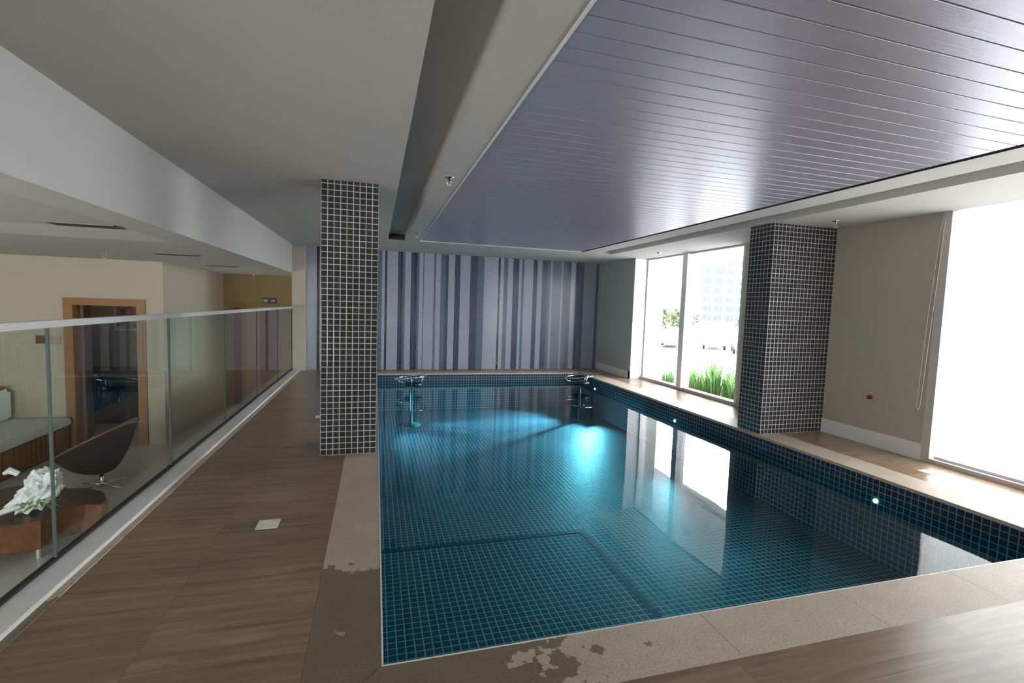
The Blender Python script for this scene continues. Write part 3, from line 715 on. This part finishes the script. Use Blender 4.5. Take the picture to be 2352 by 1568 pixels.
# doors in the end wall
for k, (a, b, zt) in enumerate(((-3.16, -2.86, 1.29), (-2.62, -1.66, 1.26))):
    d = thing('door_%d' % (k+2), None, None, ((a+b)/2, 12.2, -1)); d['kind'] = 'structure'
    bm = bmesh.new(); bx(bm, a, a+.07, 12.17, 12.2, -1, zt); bx(bm, b-.07, b, 12.17, 12.2, -1, zt); bx(bm, a+.07, b-.07, 12.17, 12.2, zt-.07, zt); obj('door_frame', bm, M['wood'], d)
    bm = bmesh.new(); bx(bm, a+.07, b-.07, 12.185, 12.2, -1, zt-.07); obj('door_leaf', bm, M['wood_dark'], d)
# room beyond the doorway
t = thing('fill_lamp', 'small round ceiling lamp added to light the room beyond the doorway', 'lamp', (-4.6, 10.2, 1.97))  # added lamp, no known fixture here; it brightens this room
bm = bmesh.new(); lathe(bm, [(.13, 0), (.13, -.03), (.11, -.035)], (-4.6, 10.2, 1.9695), 24); obj('fill_housing', bm, M['gloss_white'], t)
bm = bmesh.new(); lathe(bm, [(.105, 0), (.10, -.006)], (-4.6, 10.2, 1.934), 24); obj('diffuser', bm, emit('warm_fill', (1.0, .86, .68), 9), t)
t = thing('flower_picture', 'white framed picture of pink and burgundy flowers seen through the doorway', 'picture', (-4.68, 11.2, 1.1))
box('picture_frame', (-4.93, -4.42, 11.17, 11.1995, .72, 1.36), M['gloss_white'], t)
box('print', (-4.89, -4.46, 11.160, 11.171, .76, 1.32), M['print'], t)
t = thing('dark_cabinet', 'dark low cabinet in the room beyond the doorway', 'cabinet', (-4.9, 10.9, -1))
box('body', (-5.3, -4.5, 10.6, 11.19, -1, .0), plain('charcoal_laminate', (.035, .045, .055), .5), t)
for k in range(2):
    dd = box('door', (-5.28+k*.39, -4.91+k*.39, 10.58, 10.599, -.95, -.04), plain('charcoal_front', (.045, .055, .065), .4), t); reg(dd, t)
    box('handle', (-4.94+k*.07, -4.925+k*.07, 10.565, 10.581, -.5, -.3), M['grey_metal'], dd)

# ------------------------------------------------------------------ outside
bm = bmesh.new()
quad(bm, [(RX+.3, -60, -1.5), (300, -60, -1.5), (300, 400, -1.5), (RX+.3, 400, -1.5)]); struct('floor_outside', bm, M['ground'])
bm = bmesh.new(); bx(bm, RX+.2, 7.42, -6, 14, 2.66, 2.8); bx(bm, 7.30, 7.5, -6, 14, 2.56, 3.2)
prop(obj('balcony_slab', bm, M['soffit']), 'grey underside of the balcony slab above the tall window', 'balcony')
bm = bmesh.new(); bx(bm, RX+.2, 5.98, 9.12, 9.35, -1.5, 2.66); struct('wall_outside', bm, M['ext_white'])
# planter and plants
t = thing('planter', 'low planter of dark soil outside the tall window', 'planter', (6.2, 7.5, -1.5))
box('box', (5.72, 6.9, 4.6, 9.05, -1.5, -.12), M['ext_white'], t)
box('soil', (5.78, 6.84, 4.66, 8.99, -.12, -.08), M['soil'], t)
def plant(x, y, h, n, seed, lab):
    random.seed(seed); bm = bmesh.new()
    for k in range(int(n*1.5)):
        a = random.uniform(0, 2*PI); L = h*random.uniform(.55, 1.0); sp_ = random.uniform(.08, .45)*L; w_ = random.uniform(.009, .017)
        p0 = Vector((x+random.uniform(-.1, .1), y+random.uniform(-.17, .17), -.085)); d = Vector((math.cos(a), math.sin(a), 0)); s = Vector((-d.y, d.x, 0))
        prev = None
        for i in range(6):
            u = i/5; c = p0+d*(sp_*u*u)+Vector((0, 0, L*(u-.18*u*u*u))); ww = w_*(1-u)**.7+.0008
            cur = (bm.verts.new(c+s*ww), bm.verts.new(c-s*ww))
            if prev: bm.faces.new((prev[0], prev[1], cur[1], cur[0]))
            prev = cur
    prop(obj('leafy_plant', bm, M['leafg']), lab, 'plant', 'grassy plants in the planter outside the window')
PL = [(6.0, 8.75, .45, 46, 'low sparse grassy plant at the left end of the tall window'), (6.15, 8.3, .55, 60, 'grassy green plant outside the left pane, second from the left end'),
      (6.05, 7.95, .62, 70, 'grassy green plant just left of the window mullion'), (6.1, 7.55, .88, 120, 'tallest bright green grassy plant just right of the window mullion'),
      (6.2, 7.15, .72, 90, 'grassy green plant in the middle of the right window pane'), (6.05, 6.8, .66, 90, 'bushy grassy plant outside the right part of the right pane'), (6.15, 6.45, .5, 80, 'low grassy plant outside beside the right window jamb')]
for i, (x, y, h, n, lab) in enumerate(PL): plant(x, y, h, n, 20+i, lab)

# fence bars
t = thing('garden_fence', 'thin pale railing beyond the planter', 'fence', (9, 10, -1.5))
bm = bmesh.new()
for k in range(26): bx(bm, 10+.0, 10.02, 8+k*.5, 8.02+k*.5, -1.5, .0)
bx(bm, 9.99, 10.03, 8, 20.6, -.02, .0); obj('bars', bm, M['ext_white'], t)
# cars
def car(x, y, m, lab, rz=0.9):
    t = thing('parked_car', lab, 'car', (x, y, -1.5), 'parked cars in the lot outside')
    t.rotation_euler = (0, 0, rz)
    bm = bmesh.new(); prof = [(-2.1, .35), (-2.1, .8), (-1.9, .92), (-1.0, 1.0), (-.5, 1.4), (.9, 1.42), (1.6, 1.0), (2.1, .9), (2.15, .35)]
    L_ = [bm.verts.new((p, -.82, q)) for p, q in prof]; R_ = [bm.verts.new((p, .82, q)) for p, q in prof]
    bm.faces.new(L_); bm.faces.new(R_[::-1])
    for i in range(len(prof)): j = (i+1) % len(prof); bm.faces.new((L_[i], L_[j], R_[j], R_[i]))
    bmesh.ops.bevel(bm, geom=bm.edges[:], offset=.06, segments=2, affect='EDGES')
    obj('body', bm, m, t, world=False)
    bm = bmesh.new(); prof = [(-.9, 1.0), (-.5, 1.33), (.85, 1.35), (1.4, 1.02)]
    for s in (-1, 1):
        vv_ = [bm.verts.new((p, s*.835, q)) for p, q in prof]; bm.faces.new(vv_)
    obj('windows', bm, M['car_glass'], t, world=False)
    for px in (-1.3, 1.35):
        for s in (-1, 1):
            bm = bmesh.new(); n = 16
            a = [bm.verts.new((px+.32*math.cos(2*PI*i/n), s*.70, .32+.32*math.sin(2*PI*i/n))) for i in range(n)]; b_ = [bm.verts.new((v.co.x, s*.86, v.co.z)) for v in a]
            bm.faces.new(a); bm.faces.new(b_[::-1])
            for i in range(n): bm.faces.new((a[i], a[(i+1) % n], b_[(i+1) % n], b_[i]))
            obj('wheel', bm, M['black'], t, world=False)
car(21.6, 36.4, M['car_a'], 'grey parked car farthest left in the window view')
car(24.0, 35.2, M['car_a'], 'grey parked car second from the left, near the mullion')
car(27.2, 33.8, M['car_b'], 'white parked car just right of the mullion')
car(26.8, 29.9, M['car_a'], 'grey parked car in the middle of the right pane')
car(27.8, 27.2, M['car_b'], 'white parked car at the right end of the row outside')
# trees
def tree(x, y, h, r, seed, lab):
    t = thing('tree', lab, 'tree', (x, y, -1.5), 'trees beyond the car park')
    bm = bmesh.new(); tube(bm, [(x, y, -1.5), (x+.1, y, -1.5+h*.5), (x, y+.1, -1.5+h*.8)], .14, 8, taper=[1, .8, .5]); obj('trunk', bm, M['trunk'], t)
    random.seed(seed); bm = bmesh.new()
    for k in range(500):
        v = Vector((random.gauss(0, 1), random.gauss(0, 1), random.gauss(0, 1))).normalized()*r*random.uniform(.45, 1)
        c = Vector((x, y, -1.5+h*.72))+Vector((v.x, v.y, v.z*.6)); s = r*random.uniform(.08, .16)
        a = Vector((random.gauss(0, 1), random.gauss(0, 1), random.gauss(0, 1))).normalized()*s; b_ = a.cross(Vector((random.gauss(0, 1), random.gauss(0, 1), 1))).normalized()*s
        bm.faces.new([bm.verts.new(q) for q in (c-a, c-b_*.6, c+a, c+b_*.6)])
    obj('crown', bm, M['tree'], t)
tree(27.5, 43.5, 2.7, 1.9, 1, 'low pale green tree at the left of the window view')
tree(31.5, 44.5, 3.2, 1.8, 2, 'low pale green tree just left of the mullion')
tree(39.5, 44.0, 2.6, 1.3, 3, 'small green tree in front of the pale tower')
# buildings
t = thing('office_tower', 'tall pale office tower with rows of bluish windows seen through the right pane', 'building', (60, 66, -1.5))
Y0 = 60.0; bx0, bx1 = 45.2, 53.5
box('wall', (bx0, bx1, Y0, Y0+8, -1.5, 15), M['bld'], t)
random.seed(5)
for r in range(8):
    for c in range(4):
        x = bx0+.7+c*2.0; z = .3+r*1.35; ww = random.choice((1.1, 1.3, 1.5)); 
        if z > 12: continue
        fr = reg(box('window', (x, x+ww, Y0-.05, Y0-.001, z, z+.85), M['bld_win'], t), t)
        box('pane_bar', (x+ww*.5-.04, x+ww*.5+.04, Y0-.09, Y0-.051, z, z+.85), M['bld'], fr)
t = thing('long_viaduct', 'long low building with a bluish window band on the horizon', 'building', (40, 90, -1.5))
box('wall', (36, 66, 84, 90, -1.5, 2.6), M['bld'], t); box('upper_band', (36, 66, 83.9, 83.99, -.3, 1.8), plain('blue_grey_band', (.028, .034, .04), .9, spec=.05), t); box('lower_band', (36, 66, 83.9, 83.99, -1.4, -.9), M['bld_win'], t)
